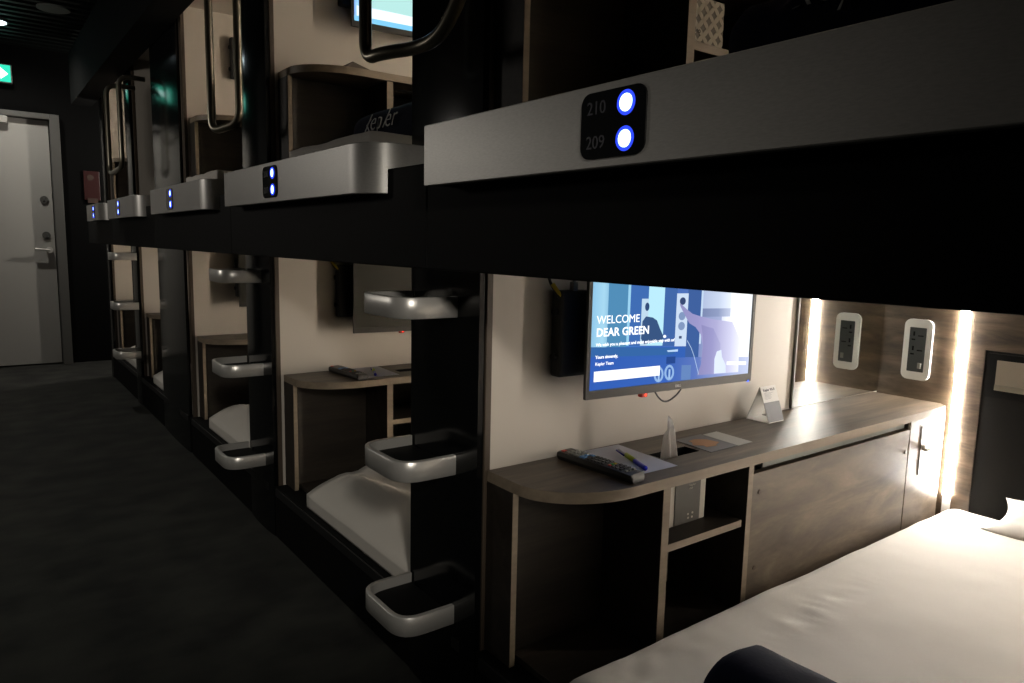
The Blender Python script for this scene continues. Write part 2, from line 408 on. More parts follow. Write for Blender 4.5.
def television(i, l, label, dx=0, dz=0, lit=0):
    F = tv_frame(i, l, dx, dz)
    t = thing('television', label, 'television', F(0, 0, 0))
    obj('casing', slab(F, .012, TW-.012, .010, TH-.010, -.022, -.006), M['plastic'], t)
    bz = MB()
    for a in ((0, TW, 0, .020), (0, TW, TH-.012, TH), (0, .010, .020, TH-.012), (TW-.010, TW, .020, TH-.012)):
        bz.prism([(a[0], a[2]), (a[1], a[2]), (a[1], a[3]), (a[0], a[3])], lambda q: F(q[0], q[1], -.006), lambda q: F(q[0], q[1], .003))
    obj('bezel', bz, M['bezel'], t)
    obj('wall_mount', slab(F, .16, .36, .10, .22, -.060, -.022), M['plastic'], t)
    return t, F
tv, F = television(0, 0, 'lit flat television showing a blue WELCOME screen')
SX = lambda p: .010+p*(TW-.020)        # screen fraction -> metres
SY = lambda p: .020+p*(TH-.032)
scr = obj('screen', slab(F, .010, TW-.010, .020, TH-.012, -.006, -.001),
          grad_mat('welcome_picture', F, [(0, (72, 128, 196)), (.12, (64, 116, 188)), (.35, (58, 98, 168)), (.58, (70, 100, 165)), (.72, (150, 160, 198)), (.82, (232, 236, 246)), (.9, (246, 247, 252)), (1, (236, 240, 248))]), tv)
def sc(name, ptsf, col, d=0., parent=scr, F=F, a=1.0):
    return obj(name, poly(F, [(SX(x), SY(y)) for x, y in ptsf], d-.0008, d), emat(name, srgb(*col), a), parent)
rect = lambda x0, x1, y0, y1: [(x0, y0), (x1, y0), (x1, y1), (x0, y1)]
# the picture: pale wall panels, socket plates, a pointing arm (positions measured on a 815 x 734 grid of the picture)
def G(x, y):
    u = 1.57*(x-165)/(1.57*(x-165)+1.87*(980-x)); t_ = (x-165)/815
    return (min(max(u, 0), 1), min(max((580-93*t_-y)/(734-117*t_), 0), 1))
def gp(name, pts_, col, d=.0002, a=1.0):
    o = sc(name, [G(*q) for q in pts_], (90, 90, 90) if isinstance(col, list) else col, d, a=a)
    if isinstance(col, list): o.data.materials[0] = grad_mat(name, F, col)
    return o
gr = lambda x0, x1, y0, y1: [(x0, y1), (x1, y1), (x1, y0), (x0, y0)]
ge = lambda cx, cy, rx, ry, n=16: [(cx+rx*math.cos(2*math.pi*k/n), cy-ry*math.sin(2*math.pi*k/n)) for k in range(n)]
gp('picture_panel', gr(166, 250, -150, 350), [(0, (120, 172, 206)), (.08, (150, 194, 216)), (.14, (96, 150, 188))])
gp('picture_panel', gr(250, 350, -150, 345), (72, 126, 164))
gp('picture_panel', gr(350, 363, -150, 338), (140, 190, 216), .0003)
gp('picture_panel', gr(363, 455, -150, 340), (56, 96, 160))
gp('picture_panel', gr(455, 536, -150, 338), (168, 212, 226))
gp('picture_panel', gr(536, 600, -150, 340), (58, 92, 150))
gp('picture_panel', gr(655, 722, -150, 400), (56, 86, 142))
gp('picture_panel', gr(722, 731, -150, 330), (178, 198, 220), .0003)
gp('picture_panel', gr(731, 872, -150, 148), [(.6, (150, 164, 196)), (.75, (182, 194, 216)), (.86, (226, 232, 244))])
gp('picture_panel', gr(731, 872, 145, 188), [(.6, (100, 112, 150)), (.75, (130, 142, 176)), (.86, (196, 204, 224))], .0003)
gp('picture_panel', gr(731, 830, 188, 420), [(.6, (110, 124, 170)), (.8, (160, 168, 200))])
gp('picture_panel', gr(166, 980, 400, 580), [(0, (44, 84, 164)), (.45, (52, 90, 166)), (.62, (84, 108, 172)), (.8, (140, 152, 196)), (1, (196, 204, 228))])
gp('picture_panel', gr(166, 655, 345, 402), (48, 88, 164))
gp('picture_shadow', [(166, 345), (166, 398), (440, 392), (560, 388), (600, 380), (600, 350)], (48, 92, 150), .0003)
gp('picture_shadow', [(560, 398), (606, 396), (606, 432), (560, 436)], (36, 66, 128), .0004)
gp('socket_plate', gr(421, 456, 92, 338), (172, 196, 214), .0004)
gp('socket_hole', ge(449, 134, 11, 22), (44, 66, 106), .0006)
gp('picture_shape', [(424, 300), (428, 210), (445, 184), (480, 190), (502, 206), (520, 250), (542, 296), (520, 318), (440, 330)], (50, 76, 116), .0005)
gp('socket_plate', gr(598, 656, 66, 342), (184, 200, 220), .0004)
gp('socket_hole', ge(628, 106, 15, 20), (48, 64, 102), .0006)
gp('socket_hole', ge(628, 184, 17, 22), (116, 136, 172), .0006)
gp('socket_hole', ge(628, 236, 17, 22), (116, 136, 172), .0006)
gp('socket_hole', gr(618, 632, 288, 302), (60, 76, 110), .0006)
gp('arm', [(614, 120), (622, 122), (650, 148), (680, 172), (722, 186), (800, 204), (884, 216), (925, 300), (930, 480), (722, 496), (738, 440), (742, 340), (728, 280), (700, 242), (668, 222), (652, 196), (636, 168), (618, 134)], [(.48, (128, 128, 172)), (.62, (140, 136, 182)), (.74, (160, 158, 196)), (.84, (196, 196, 222)), (.92, (230, 232, 244))], .0008)
gp('arm', [(728, 230), (790, 250), (830, 330), (836, 488), (722, 496), (738, 440), (742, 340), (738, 290)], [(.58, (118, 114, 160)), (.72, (142, 140, 184)), (.82, (176, 176, 208))], .0010)
gp('sleeve', [(806, 488), (804, 410), (814, 370), (836, 362), (842, 400), (862, 440), (866, 484)], (206, 216, 236), .0012)
gp('glow_spot', gr(868, 966, 424, 442), (250, 252, 255), .0012)
gp('glow_spot', [(560, 364), (616, 358), (616, 370), (566, 372)], (170, 196, 226), .0006)
gp('glow_spot', ge(545, 290, 8, 8), (230, 240, 255), .0006)
for x, y in ((524, 492), (578, 482)):
    gp('picture_ring', ge(x, y, 25, 42), (134, 166, 208), .0004)
    gp('picture_ring', ge(x, y, 15, 29), (50, 88, 160), .0006)
    gp('picture_ring', gr(x-4, x+5, y-18, y+32), (150, 178, 214), .0007)
gp('picture_panel', gr(640, 688, 442, 522), (92, 122, 172), .0004)
obj('picture_cord', MB().tube([F(SX(G(x, y)[0]), SY(G(x, y)[1]), .0009) for x, y in ((660, 312), (682, 350), (698, 390), (710, 430), (722, 470), (728, 492))], .0007, 6), emat('picture_cord', srgb(170, 192, 220)), scr)
for tx, px, py, s, bo, sp in (('WELCOME', .028, .486, .0262, 0, 1.01), ('DEAR GREEN', .028, .394, .0262, .0006, 1.03), ('We wish you a pleasant and most enjoyable stay with us!', .028, .322, .0105, .0002, 1.0), ('Yours sincerely,', .028, .232, .0104, .0002, .98), ('Kepler Team', .028, .182, .0104, .0001, .98)):
    obj('screen_text', text_mesh(tx, s, lambda a, c, d, px=px, py=py: F(SX(px)+a, SY(py)+c, .0018+d), .0001, bo, space=sp), emat('screen_text', (.95, .97, 1), 1.1), scr)
sc('white_bar', rect(.025, .402, .062, .138), (252, 253, 255), .0014)
obj('maker_mark', text_mesh('DELL', .0085, lambda a, c, d: F(TW*.50+a, .0065+c, .0034+d), .0001, .0002), mat('maker_mark', (.6, .6, .6), .4), tv)
obj('standby_light', slab(F, .539, .544, -.002, .003, -.001, .0035), M['blueled'], tv)
# other televisions
tv2, F2 = television(1, 0, 'dark switched-off television in the second lower bunk', .05, 0)
obj('screen', slab(F2, .010, TW-.010, .020, TH-.012, -.006, -.001), M['offscreen'], tv2)
tv3, F3 = television(1, 1, 'lit television with a pale picture in the upper bunk', .05, .035)
s3 = obj('screen', slab(F3, .010, TW-.010, .020, TH-.012, -.006, -.001), grad_mat('pale_picture', F3, [(0, (70, 90, 200)), (.04, (150, 200, 240)), (.3, (190, 235, 250)), (1, (150, 215, 235))]), tv3)
sc('picture_panel', rect(.02, 1, .72, 1), (70, 74, 130), .0003, s3, F3)
sc('picture_panel', rect(.02, 1, .60, .635), (170, 220, 240), .0004, s3, F3)
sc('picture_panel', rect(.02, .6, .06, .17), (235, 250, 255), .0004, s3, F3)
sc('picture_shape', [(.08, .18), (.10, .42), (.17, .64), (.28, .80), (.42, .74), (.50, .42), (.56, .16)], (168, 212, 208), .0006, s3, F3)
sc('picture_panel', rect(.0, 1, .0, .06), (120, 190, 230), .0003, s3, F3)
tv4, F4 = television(2, 0, 'dark television edge glimpsed behind the second ladder post', .0, 0)
obj('screen', slab(F4, .010, TW-.010, .020, TH-.012, -.006, -.001), M['offscreen'], tv4)

# black media boxes on the wall left of each television
bxm = thing('media_box', 'black wall box with knobs left of the lit television', 'wall box', (1.02, w, .80), 'black wall boxes beside the televisions')
obj('housing', MB().box(1.046, 1.140, w-.036, w-.001, .806, 1.003, .006), M['plastic'], bxm)
for z in (.955, .852): obj('side_knob', MB().cyl((1.047, w-.020, z), (1.038, w-.020, z), .009, 16), M['plastic'], bxm, smooth=40)
for i, l, e, lb in ((1, 0, (.05, 0, .012), 'black wall box left of the switched-off television'), (1, 1, (.07, 0, .07), 'black wall box left of the pale lit upper television'),
                    (2, 1, (.045, 0, .02), 'black wall box seen between grab handle tubes, upper level'), (2, 0, (.04, 0, .0), 'black wall box beside the second ladder post, lower level')):
    d = D(i, l); dup(bxm, (d[0]+e[0], d[1]+e[1], d[2]+e[2]), lb)
# cables
cb = thing('cable_bundle', 'black and yellow cables above the wall box by lit television', 'cable', (1.04, w, 1.0), 'cables above the wall boxes')
obj('cable', MB().tube(round_path([(1.025, w-.012, 1.12), (1.022, w-.014, 1.03), (1.045, w-.03, .985), (1.075, w-.03, .975), (1.085, w-.03, 1.0)], .03, 6), .0035, 8), M['plastic'], cb, smooth=True)
obj('cable_sleeve', MB().tube([(1.030, w-.022, 1.018), (1.043, w-.028, .998), (1.052, w-.028, .988)], .0052, 8), M['yellow'], cb, smooth=True, label='yellow cable sleeve')
obj('plug', MB().box(1.082, 1.096, w-.035, w-.020, 1.001, 1.022, .002).tube([(1.089, w-.028, 1.02), (1.090, w-.028, 1.13)], .004, 8), M['keygrey'], cb)
d = D(1, 0); dup(cb, (d[0]+.045, d[1], d[2]+.01), 'cables above the wall box by switched-off television')
cb2 = thing('cable_loop', 'black cable loop and red light below the lit television', 'cable', (1.38, w, .70), 'hanging cable loops')
obj('cable', MB().tube(round_path([(1.34, w-.05, .80), (1.345, w-.05, .748), (1.39, w-.05, .708), (1.455, w-.05, .738), (1.47, w-.05, .80)], .04, 7), .0022, 8).tube(round_path([(1.37, w-.045, .80), (1.39, w-.045, .742), (1.44, w-.045, .745), (1.45, w-.045, .80)], .02, 6), .0022, 8), M['plastic'], cb2, smooth=True)
obj('red_plug', MB().cyl((1.305, w-.05, .80), (1.305, w-.05, .745), .0022, 8).box(1.297, 1.318, w-.058, w-.042, .737, .750, .003), M['red'], cb2)
obj('red_light', MB().cyl((1.309, w-.059, .743), (1.309, w-.0575, .743), .003, 10), M['redled'], cb2)
d = D(1, 0); dup(cb2, (d[0]+.045, d[1], d[2]+.01), 'red light and cable below the switched-off television')

# ------------------------------------------------------------------ things on the nearest lower desk
Zt = .6125
def oriented(cx, cy, ang, z0=0.):
    c, s = math.cos(ang), math.sin(ang)
    return lambda u, v, h=0: Vector((cx+u*c-v*s, cy+u*s+v*c, z0+h))
def remote(label, cx, cy, ang, parent_delta=None, group='long black remote controls on the desks'):
    f = oriented(cx, cy, ang, Zt); L, Wd = .225, .048
    t = thing('remote_control', label, 'remote control', (cx, cy, Zt), group)
    bm = bmesh.new(); secs = [(-L/2, .80, .012), (-L/2+.004, .96, .019), (-L/4, 1, .021), (L/4, 1, .021), (L/2-.010, 1, .022), (L/2-.001, .93, .019), (L/2, .85, .012)]
    rows = []
    for v, sw, h in secs:
        hw = Wd/2*sw; rows.append([bm.verts.new(f(u*hw, v, z)) for u, z in ((-.8, 0), (-1, h*.45), (-.92, h*.9), (-.6, h), (.6, h), (.92, h*.9), (1, h*.45), (.8, 0))])
    for A, B in zip(rows, rows[1:]):
        for k in range(8): bm.faces.new((A[k], A[(k+1) % 8], B[(k+1) % 8], B[k]))
    bm.faces.new(rows[0]); bm.faces.new(rows[-1][::-1])
    obj('body', bm, M['plastic'], t, smooth=35)
    zz = .0205
    def key(name, u, v, a, c, m):
        mb = MB(); mb.prism([(-a, -c), (a, -c), (a, c), (-a, c)], lambda q: f(u+q[0], v+q[1], zz-.002), lambda q: f(u+q[0]*.85, v+q[1]*.85, zz+.0022)); obj(name, mb, m, t)
    key('power_button', -.013, L/2-.016, .006, .005, M['red'])
    for r_ in range(4):
        for c_ in range(3): key('button', -.013+c_*.013, L/2-.030-r_*.0112, .0052, .0042, M['keygrey'])
    key('button', -.012, L/2-.076, .0062, .008, M['keyblue']); key('button', .004, L/2-.071, .0052, .004, M['keyblue']); key('button', .012, L/2-.081, .0048, .006, M['keyblue'])
    for r_ in range(5):
        for c_ in range(3): key('button', -.013+c_*.013, L/2-.095-r_*.0105, .005, .004, M['darkkey'])
    for k, m in enumerate(('red', 'green', 'yellow')): key('button', -.011+k*.009, -L/2+.072, .0036, .0032, M[m])
    for r_ in range(3):
        for c_ in range(3): key('button', -.012+c_*.012, -L/2+.060-r_*.011, .0046, .0036, M['darkkey'])
    for k in range(3):
        key('button', -.012+k*.012, -L/2+.024, .0042, .003, M['keygrey'])
    return t
rc = remote('long black remote control with grey and coloured keys, near the pen', 1.088, 1.118, math.radians(4))
d = D(1, 0); dup(rc, d, 'black remote control on desk below switched-off television')
def sheet(name, quad, z, th, m, label, cat, group=None, bend=.0):
    t = thing(name, label, cat, (quad[0][0], quad[0][1], z), group) if False else None
    mb = MB(); n = 8; V = [[None]*(n+1) for _ in range(n+1)]
    for i in range(n+1):
        for j in range(n+1):
            u, v = i/n, j/n
            p = (Vector(quad[0])*(1-u)+Vector(quad[1])*u)*(1-v)+(Vector(quad[3])*(1-u)+Vector(quad[2])*u)*v
            V[i][j] = mb.bm.verts.new((p.x, p.y, z+th+bend*(abs(u-.5)*2)**3))
    for i in range(n):
        for j in range(n): mb.bm.faces.new((V[i][j], V[i+1][j], V[i+1][j+1], V[i][j+1]))
    g = bmesh.ops.extrude_face_region(mb.bm, geom=mb.bm.faces[:])
    bmesh.ops.translate(mb.bm, vec=(0, 0, -th*.8), verts=[x for x in g['geom'] if isinstance(x, bmesh.types.BMVert)])
    o = obj(name, mb, m, loc=(quad[0][0], quad[0][1], z)); return tag(o, label, cat, group)
pp = sheet('paper_sheet', [(1.122, 1.04), (1.257, 1.038), (1.268, 1.238), (1.130, 1.242)], Zt, .0008, M['paper'], 'white paper sheet under the pen on the nearest desk', 'paper')
d = D(1, 0)
c = pp.copy(); link(c); c.location = pp.location+Vector(d); c['label'] = 'white paper sheet on desk below the switched-off television'
pen = thing('pen', 'blue pen with lime clip lying on paper by the remote', 'pen', (1.19, 1.12, Zt+.0005))
A, B = Vector((1.222, 1.190, Zt+.0062)), Vector((1.166, 1.052, Zt+.0062)); pd = (B-A)
obj('barrel', MB().tube([A, A+pd*.45], .0038, 10), M['paper'], pen, smooth=True)
obj('grip', MB().tube([A+pd*.30, A+pd*.62], .0058, 10), M['lime'], pen, smooth=True)
obj('cap', MB().tube([A+pd*.60, A+pd*.97, A+pd], .0055, 10), M['blue'], pen, smooth=True)
obj('clip', MB().tube([A+Vector((-.008, 0, 0)), A+pd*.30+Vector((-.008, 0, 0))], .0020, 8), M['blue'], pen, smooth=True)
dup(pen, D(1, 0), 'blue pen with lime clip below the switched-off television')
# leaflets
cd = thing('leaflet', 'grey leaflet with an orange picture beside the tissue slot', 'leaflet', (1.46, 1.12, Zt))
obj('cover', MB().prism([(1.411, 1.065), (1.519, 1.067), (1.527, 1.190), (1.420, 1.188)], lambda q: (q[0], q[1], Zt), lambda q: (q[0], q[1], Zt+.0012)), M['greycard'], cd)
obj('print', MB().prism([(1.435+.035*math.cos(a*math.pi/6)+.01*math.sin(3*a), 1.13+.035*math.sin(a*math.pi/6)) for a in range(12)], lambda q: (q[0]+.03, q[1], Zt+.0012), lambda q: (q[0]+.03, q[1], Zt+.0015)), mat('orange_print', (.45, .22, .10), .6), cd)
ld = MB().prism([(1.521, 1.067), (1.583, 1.069), (1.590, 1.186), (1.529, 1.184)], lambda q: (q[0], q[1], Zt), lambda q: (q[0], q[1], Zt+.001))
tag(obj('card', ld, mat('pale_card', (.52, .52, .50), .6), loc=(1.55, 1.12, Zt)), 'pale narrow card lying right of the grey leaflet', 'card')
# tent card
tc_ = thing('tent_card', 'white folded tent card standing beside the mirror', 'tent card', (1.82, 1.19, Zt))
x0, x1, yF, yB, yR, zR = 1.795, 1.870, 1.164, 1.238, 1.200, .712
mb = MB()
for (ya, yb) in ((yF, yR), (yB, yR)):
    s_ = .0008 if ya < yR else -.0008
    mb.prism([(x0, 0), (x1, 0), (x1, 1), (x0, 1)], lambda q: (q[0], ya+(yb-ya)*q[1]-s_, Zt+(zR-Zt)*q[1]), lambda q: (q[0], ya+(yb-ya)*q[1]+s_, Zt+(zR-Zt)*q[1]))
mb.box(x0, x1, yF, yB, Zt, Zt+.001)
obj('card', mb, M['card'], tc_)
fcard = lambda u, v, d=0: Vector((x0+u, yF+(yR-yF)*v-.0009-d*.9, Zt+(zR-Zt)*v+d*.3))
mb = MB(); mb.prism([(0, .02), (x1-x0, .02), (x1-x0, .56), (0, .56)], lambda q: fcard(q[0], q[1], 0), lambda q: fcard(q[0], q[1], .0006))
obj('grey_panel', mb, M['greycard'], tc_)
ink = mat('ink', (.06, .06, .07), .6)
obj('print', text_mesh('Kepler Wi-Fi', .0105, lambda a, c, d: fcard(.010+a, .865+c/.104, .0006+d), .0001, .0003), ink, tc_)
for k in range(6):
    mb = MB(); wd = [.044, .030, .034, .028, .032, .026][k]; v = .81-k*.032
    mb.prism([(.012, v), (.012+wd, v), (.012+wd, v+.010), (.012, v+.010)], lambda q: fcard(q[0], q[1], .0002), lambda q: fcard(q[0], q[1], .0005)); obj('print_line', mb, mat('soft_ink', (.35, .34, .34), .6) if k == 0 else bpy.data.materials['soft_ink'], tc_)
# small dark holder on the upper desk
h_ = thing('card_holder', 'small dark wedge holder on the upper desk under the handle', 'holder', (1.10, WY[1]-.16, .612+DZ))
zz = .612+DZ; yy = WY[1]-.16
obj('wedge', MB().prism([(-.05, 0), (.05, 0), (.045, .012), (-.02, .030)], lambda q: (1.10+q[0], yy-.05, zz+q[1]), lambda q: (1.10+q[0], yy+.05, zz+q[1])), M['trimwood'], h_)
h3 = dup(h_, (.05, WY[2]-WY[1], 0), 'small dark wedge holder on the far upper desk')

# tissue boxes
tb = thing('tissue_box', 'dark tissue box on the shelf, tissue rising through desk slot', 'tissue box', (1.25, 1.08, .452))
obj('carton', MB().box(1.262, 1.398, 1.065, 1.190, .4525, .553, .001), M['leafbox'], tb)
obj('slot_shade_sheet', MB().box(1.264, 1.396, 1.067, 1.188, .5532, .5542), M['darkbox'], tb)  # dark sheet laid on the carton as painted shade below the slot
sl = obj('sleeve', MB().box(1.286, 1.376, 1.0630, 1.0655, .4535, .552), M['darkbox'], tb, label='dark grey printed face')
fc = lambda a, c, d: Vector((1.296+a, 1.0628-d, .4535+c*.8))
for tx, px, py, s in (('kepler', .046, .112, .009), ('club', .046, .103, .008)): obj('print', text_mesh(tx, s, lambda a, c, d, px=px, py=py: fc(a+px-.008, c+py, d), .0001), M['leafbox'], sl)
for px, py in ((.038, .026), (.054, .027), (.039, .014), (.053, .014)):
    q = [(px+.0032*math.cos(a*math.pi/4), py+.0035*math.sin(a*math.pi/4)) for a in range(8)]
    obj('print', MB().prism(q, lambda p: fc(p[0], p[1], 0), lambda p: fc(p[0], p[1], .0005)), M['leafbox'], sl)
tissue_m = mat('tissue_paper', (.9, .88, .85), .8)
_t = tissue_m.node_tree; _o = [n for n in _t.nodes if n.type == 'OUTPUT_MATERIAL'][0]
_tr = _t.nodes.new('ShaderNodeBsdfTranslucent'); _tr.inputs[0].default_value = (.9, .88, .85, 1); _mx = _t.nodes.new('ShaderNodeMixShader'); _mx.inputs[0].default_value = .45
_t.links.new(_t.nodes['Principled BSDF'].outputs[0], _mx.inputs[1]); _t.links.new(_tr.outputs[0], _mx.inputs[2]); _t.links.new(_mx.outputs[0], _o.inputs[0])
# tissue: a folded, twisted fan of thin paper
bm = bmesh.new(); nu, nv = 15, 12; G = []
for j in range(nv+1):
    v = j/nv; row = []
    for i_ in range(nu+1):
        u = i_/nu-.5; wd = .034+.030*(1-v)**2.5-.022*max(0, (v-.80)/.20)**2
        x = 1.322+u*wd-.002*v; y = 1.114+.012*math.sin(u*11+v*2)*(1-.4*v)+.006*v
        row.append(bm.verts.new((x, y,   .556+(.706-.556)*v*(1-.25*abs(u)*2*(v)))))
    G.append(row)
for j in range(nv):
    for i_ in range(nu): bm.faces.new((G[j][i_], G[j][i_+1], G[j+1][i_+1], G[j+1][i_]))
o = obj('tissue', bm, tissue_m, tb, smooth=True); 
tb2 = thing('tissue_box', 'leaf-patterned tissue box on the shelf of the nearest upper bunk', 'tissue box', (1.25, 1.05, .4525+DZ))
z0 = .4525+DZ
obj('carton', MB().box(1.200, 1.296, 1.012, 1.13, z0, z0+.092, .001), M['leafgrey'], tb2)
for a in range(6):
    for c_ in range(6):
        cx, cz = 1.206+a*.0165, z0+.008+c_*.0155
        an = math.radians(45 if (a+c_) % 2 else 135); q = []
        for k in range(12):
            tt = k/12*2*math.pi; ex, ez = .0125*math.cos(tt), .0052*math.sin(tt)
            q.append((min(max(cx+ex*math.cos(an)-ez*math.sin(an), 1.2005), 1.2955), min(max(cz+ex*math.sin(an)+ez*math.cos(an), z0+.001), z0+.091)))
        obj('leaf_print', MB().prism(q, lambda p: (p[0], 1.0121, p[1]), lambda p: (p[0], 1.0112, p[1])), M['leafbox'], tb2)
obj('print', text_mesh('leo', .014, lambda a, c, d: Vector((1.205+a, 1.0108-d, z0+.020+c)), .0001, .0004), M['darkbox'], tb2)
obj('tissue', MB().tube([(1.245, 1.06, z0+.095), (1.238, 1.05, z0+.115), (1.243, 1.05, z0+.128)], .012, 10), M['card'], tb2, smooth=True)

# ------------------------------------------------------------------ back corner of the nearest lower bunk: mirror, outlet, light strip, headboard
bp = thing('back_panel', 'wood wall panel behind the outlet at the head of lit bed', 'wall panel', (2.575, 1.1, .2))
obj('panel', MB().box(2.581, 2.599, .998, w-.002, .197, 1.13), M['woodwall'], bp)
obj('panel', MB().box(2.580, 2.599, .035, .971, .803, 1.13), M['woodwall'], bp)
obj('panel', MB().box(2.580, 2.599, .916, .971, .197, .803), M['woodwall'], bp)
hb = thing('headboard', 'glossy black headboard panel with a pale niche', 'headboard', (2.58, .6, .2))
obj('panel', MB().box(2.581, 2.599, .035, .915, .197, .802), mat('dark_headboard', (.006, .0055, .005), .6, spec=.15), hb)
nc = obj('niche_frame', MB().box(2.576, 2.581, .62, .905, .655, .795), M['black'], hb)
obj('niche_plate', MB().box(2.5735, 2.576, .64, .878, .682, .775), mat('niche_plate', (.30, .26, .21), .5), nc)
obj('niche_sill', MB().box(2.569, 2.5755, .64, .878, .680, .698, .001), mat('niche_sill', (.22, .20, .16), .4), nc)
mi = thing('mirror', 'tall wall mirror above the desk reflecting the light strip', 'mirror', (2.3, w, .612))
obj('glass', MB().box(2.040, 2.580, w-.005, w-.001, .6135, 1.13), M['mirror'], mi)
obj('frame', MB().box(2.031, 2.039, w-.010, w-.001, .6135, 1.13, .001), M['keygrey'], mi)
GS = 'vertical light strips at the bed heads'
def light_strip(i, l, label, m, near=False):
    y = WY[i]-.266 if not near else WPY[i]+.105; z = l*DZ
    t = thing('light_strip', label, 'light strip', (2.58, y, .30+z), GS)
    obj('channel', MB().box(2.580, 2.5995, y-.013, y+.013, .205+z, 1.125+z), M['white'], t)
    obj('diffuser', MB().box(2.571, 2.580, y-.012, y+.012, .300+z, 1.12+z, .004), m, t, smooth=40)
    return t
light_strip(0, 0, 'glaring white vertical light strip right of the outlet', M['led'])
NTH = ['nearest', 'second', 'third', 'fourth', 'farthest']
M['ledside'] = emat('led_strip_side', (1.0, .89, .77), 112)
M['leddim'] = emat('led_strip_dim', (1.0, .82, .62), 50)
light_strip(0, 0, 'second light strip of the nearest lower bunk, at the pillow', M['ledside'], True)
light_strip(0, 1, 'dimmed light strip of the nearest upper bunk', M['leddim'], True)
for i, l in ((1, 0), (2, 0), (3, 0), (4, 0), (1, 1), (2, 1), (4, 1)):
    light_strip(i, l, 'light strip at the bed head of the %s %s bunk' % (NTH[i], ('lower', 'upper')[l]), M['ledfar'], True)
ot = thing('wall_outlet', 'white-framed double power outlet on wood panel above the desk', 'power outlet', (2.556, 1.108, .78))
def rrect(cy, cz, hw, hh, r, n=5):
    q = []
    for sy, sz, a0 in ((1, 1, 0), (-1, 1, 90), (-1, -1, 180), (1, -1, 270)):
        for k in range(n+1):
            a = math.radians(a0+k*90/n); q.append((cy+sy*(hw-r)+r*math.cos(a), cz+sz*(hh-r)+r*math.sin(a)))
    return q
obj('outlet_frame', MB().prism(rrect(1.121, .778, .046, .104, .022), lambda q: (2.581, q[0], q[1]), lambda q: (2.571, q[0], q[1])), M['white'], ot)
of = obj('outlet_face', MB().prism(rrect(1.121, .778, .027, .076, .002), lambda q: (2.571, q[0], q[1]), lambda q: (2.5695, q[0], q[1])), mat('outlet_face', (.05, .055, .055), .3), ot)
for z in (.828, .778):
    hs = MB().box(2.5685, 2.570, 1.130, 1.136, z-.003, z+.012).box(2.5685, 2.570, 1.128, 1.140, z-.018, z-.013).box(2.5685, 2.570, 1.102, 1.120, z-.004, z)
    obj('socket_holes', hs, M['black'], of)
obj('usb_port', MB().box(2.5682, 2.570, 1.102, 1.114, .714, .734, .001), M['keygrey'], of)

# ------------------------------------------------------------------ beds
def cushion(x0, x1, y0, y1, z0, z1, r, nx, ny, amp=.004, seed=0, wr=None, slope=0):
    """rounded slab with soft cloth relief"""
    bm = bmesh.new(); bmesh.ops.create_cube(bm, size=1)
    for v in bm.verts: v.co = Vector(((x0+x1)/2+v.co.x*(x1-x0), (y0+y1)/2+v.co.y*(y1-y0), (z0+z1)/2+v.co.z*(z1-z0)))
    ex = [e for e in bm.edges if abs(e.verts[0].co.x-e.verts[1].co.x) > .01]; bmesh.ops.subdivide_edges(bm, edges=ex, cuts=nx, use_grid_fill=True)
    ey = [e for e in bm.edges if abs(e.verts[0].co.y-e.verts[1].co.y) > .01]; bmesh.ops.subdivide_edges(bm, edges=ey, cuts=ny, use_grid_fill=True)
    ez = [e for e in bm.edges if abs(e.verts[0].co.z-e.verts[1].co.z) > .01]; bmesh.ops.subdivide_edges(bm, edges=ez, cuts=5, use_grid_fill=True)
    for v in bm.verts:
        c = v.co; q = Vector((min(max(c.x, x0+r), x1-r), min(max(c.y, y0+r), y1-r), min(max(c.z, z0+r*.6), z1-r)))
        d_ = c-q
        if d_.length > 1e-6:
            m_ = max(abs(d_.x), abs(d_.y), abs(d_.z)); v.co = q+d_.normalized()*m_ if m_ <= r else c
        if c.z > z0+.02:
            s = noise.noise(Vector((c.x*5+seed, c.y*5, c.z*9)))+.5*noise.noise(Vector((c.x*13, c.y*16+seed, c.z*20)))
            v.co.z += amp*s
            if v.co.y > y1-.05: v.co.y += amp*.6*s
            if wr: v.co.z += wr(v.co.x, v.co.y)
    if slope:
        for v in bm.verts:
            t_ = max(0, (x0+.15-v.co.x)/.15)
            v.co.z = z0+(v.co.z-z0)*(1-slope*t_**1.6)
    return bm
MX0, MX1 = .87, 2.560
def wr1(x, y):
    # the little ruck of the sheet in the middle of the bed
    s = 0
    yl = .815+.05*(x-1.5)
    a = math.exp(-((y-yl)/.03)**2)*math.exp(-((x-1.52)/.17)**2)
    s += .007*a*noise.noise(Vector((x*38+y*20, y*14, 2)))
    s += .004*math.exp(-((y-.90)/.05)**2)*math.exp(-((x-1.0)/.2)**2)*noise.noise(Vector((x*22, y*35, 5)))
    return s
MG = 'white mattresses in the bunks'
m1 = obj('mattress', cushion(.822, MX1, .055, w-.272, .1965, .290, .07, 210, 70, .0026, 1, wr1), M['sheet'], loc=(1.7, .5, .1965), smooth=True)
tag(m1, 'large white sheeted mattress in the nearest lit lower bunk', 'mattress', MG)
def wr2(x, y):
    f = (2.29-y)*.5; s = .018*math.exp(-((x-.98-.42*f)/.035)**2)*(1 if f > .02 else 0)-.010*math.exp(-((x-1.05-.42*f)/.04)**2)+.010*math.exp(-((x-1.12-.36*f)/.04)**2)
    return s
far2 = [(1, 0, 'white mattress with folded sheet left of the nearest ladder post'), (2, 0, 'white mattress corner left of the second ladder post'), (3, 0, 'tiny white mattress corner beside the wide plain post'),
        (4, 0, 'farthest white mattress, between the small far steps')]
msh = None
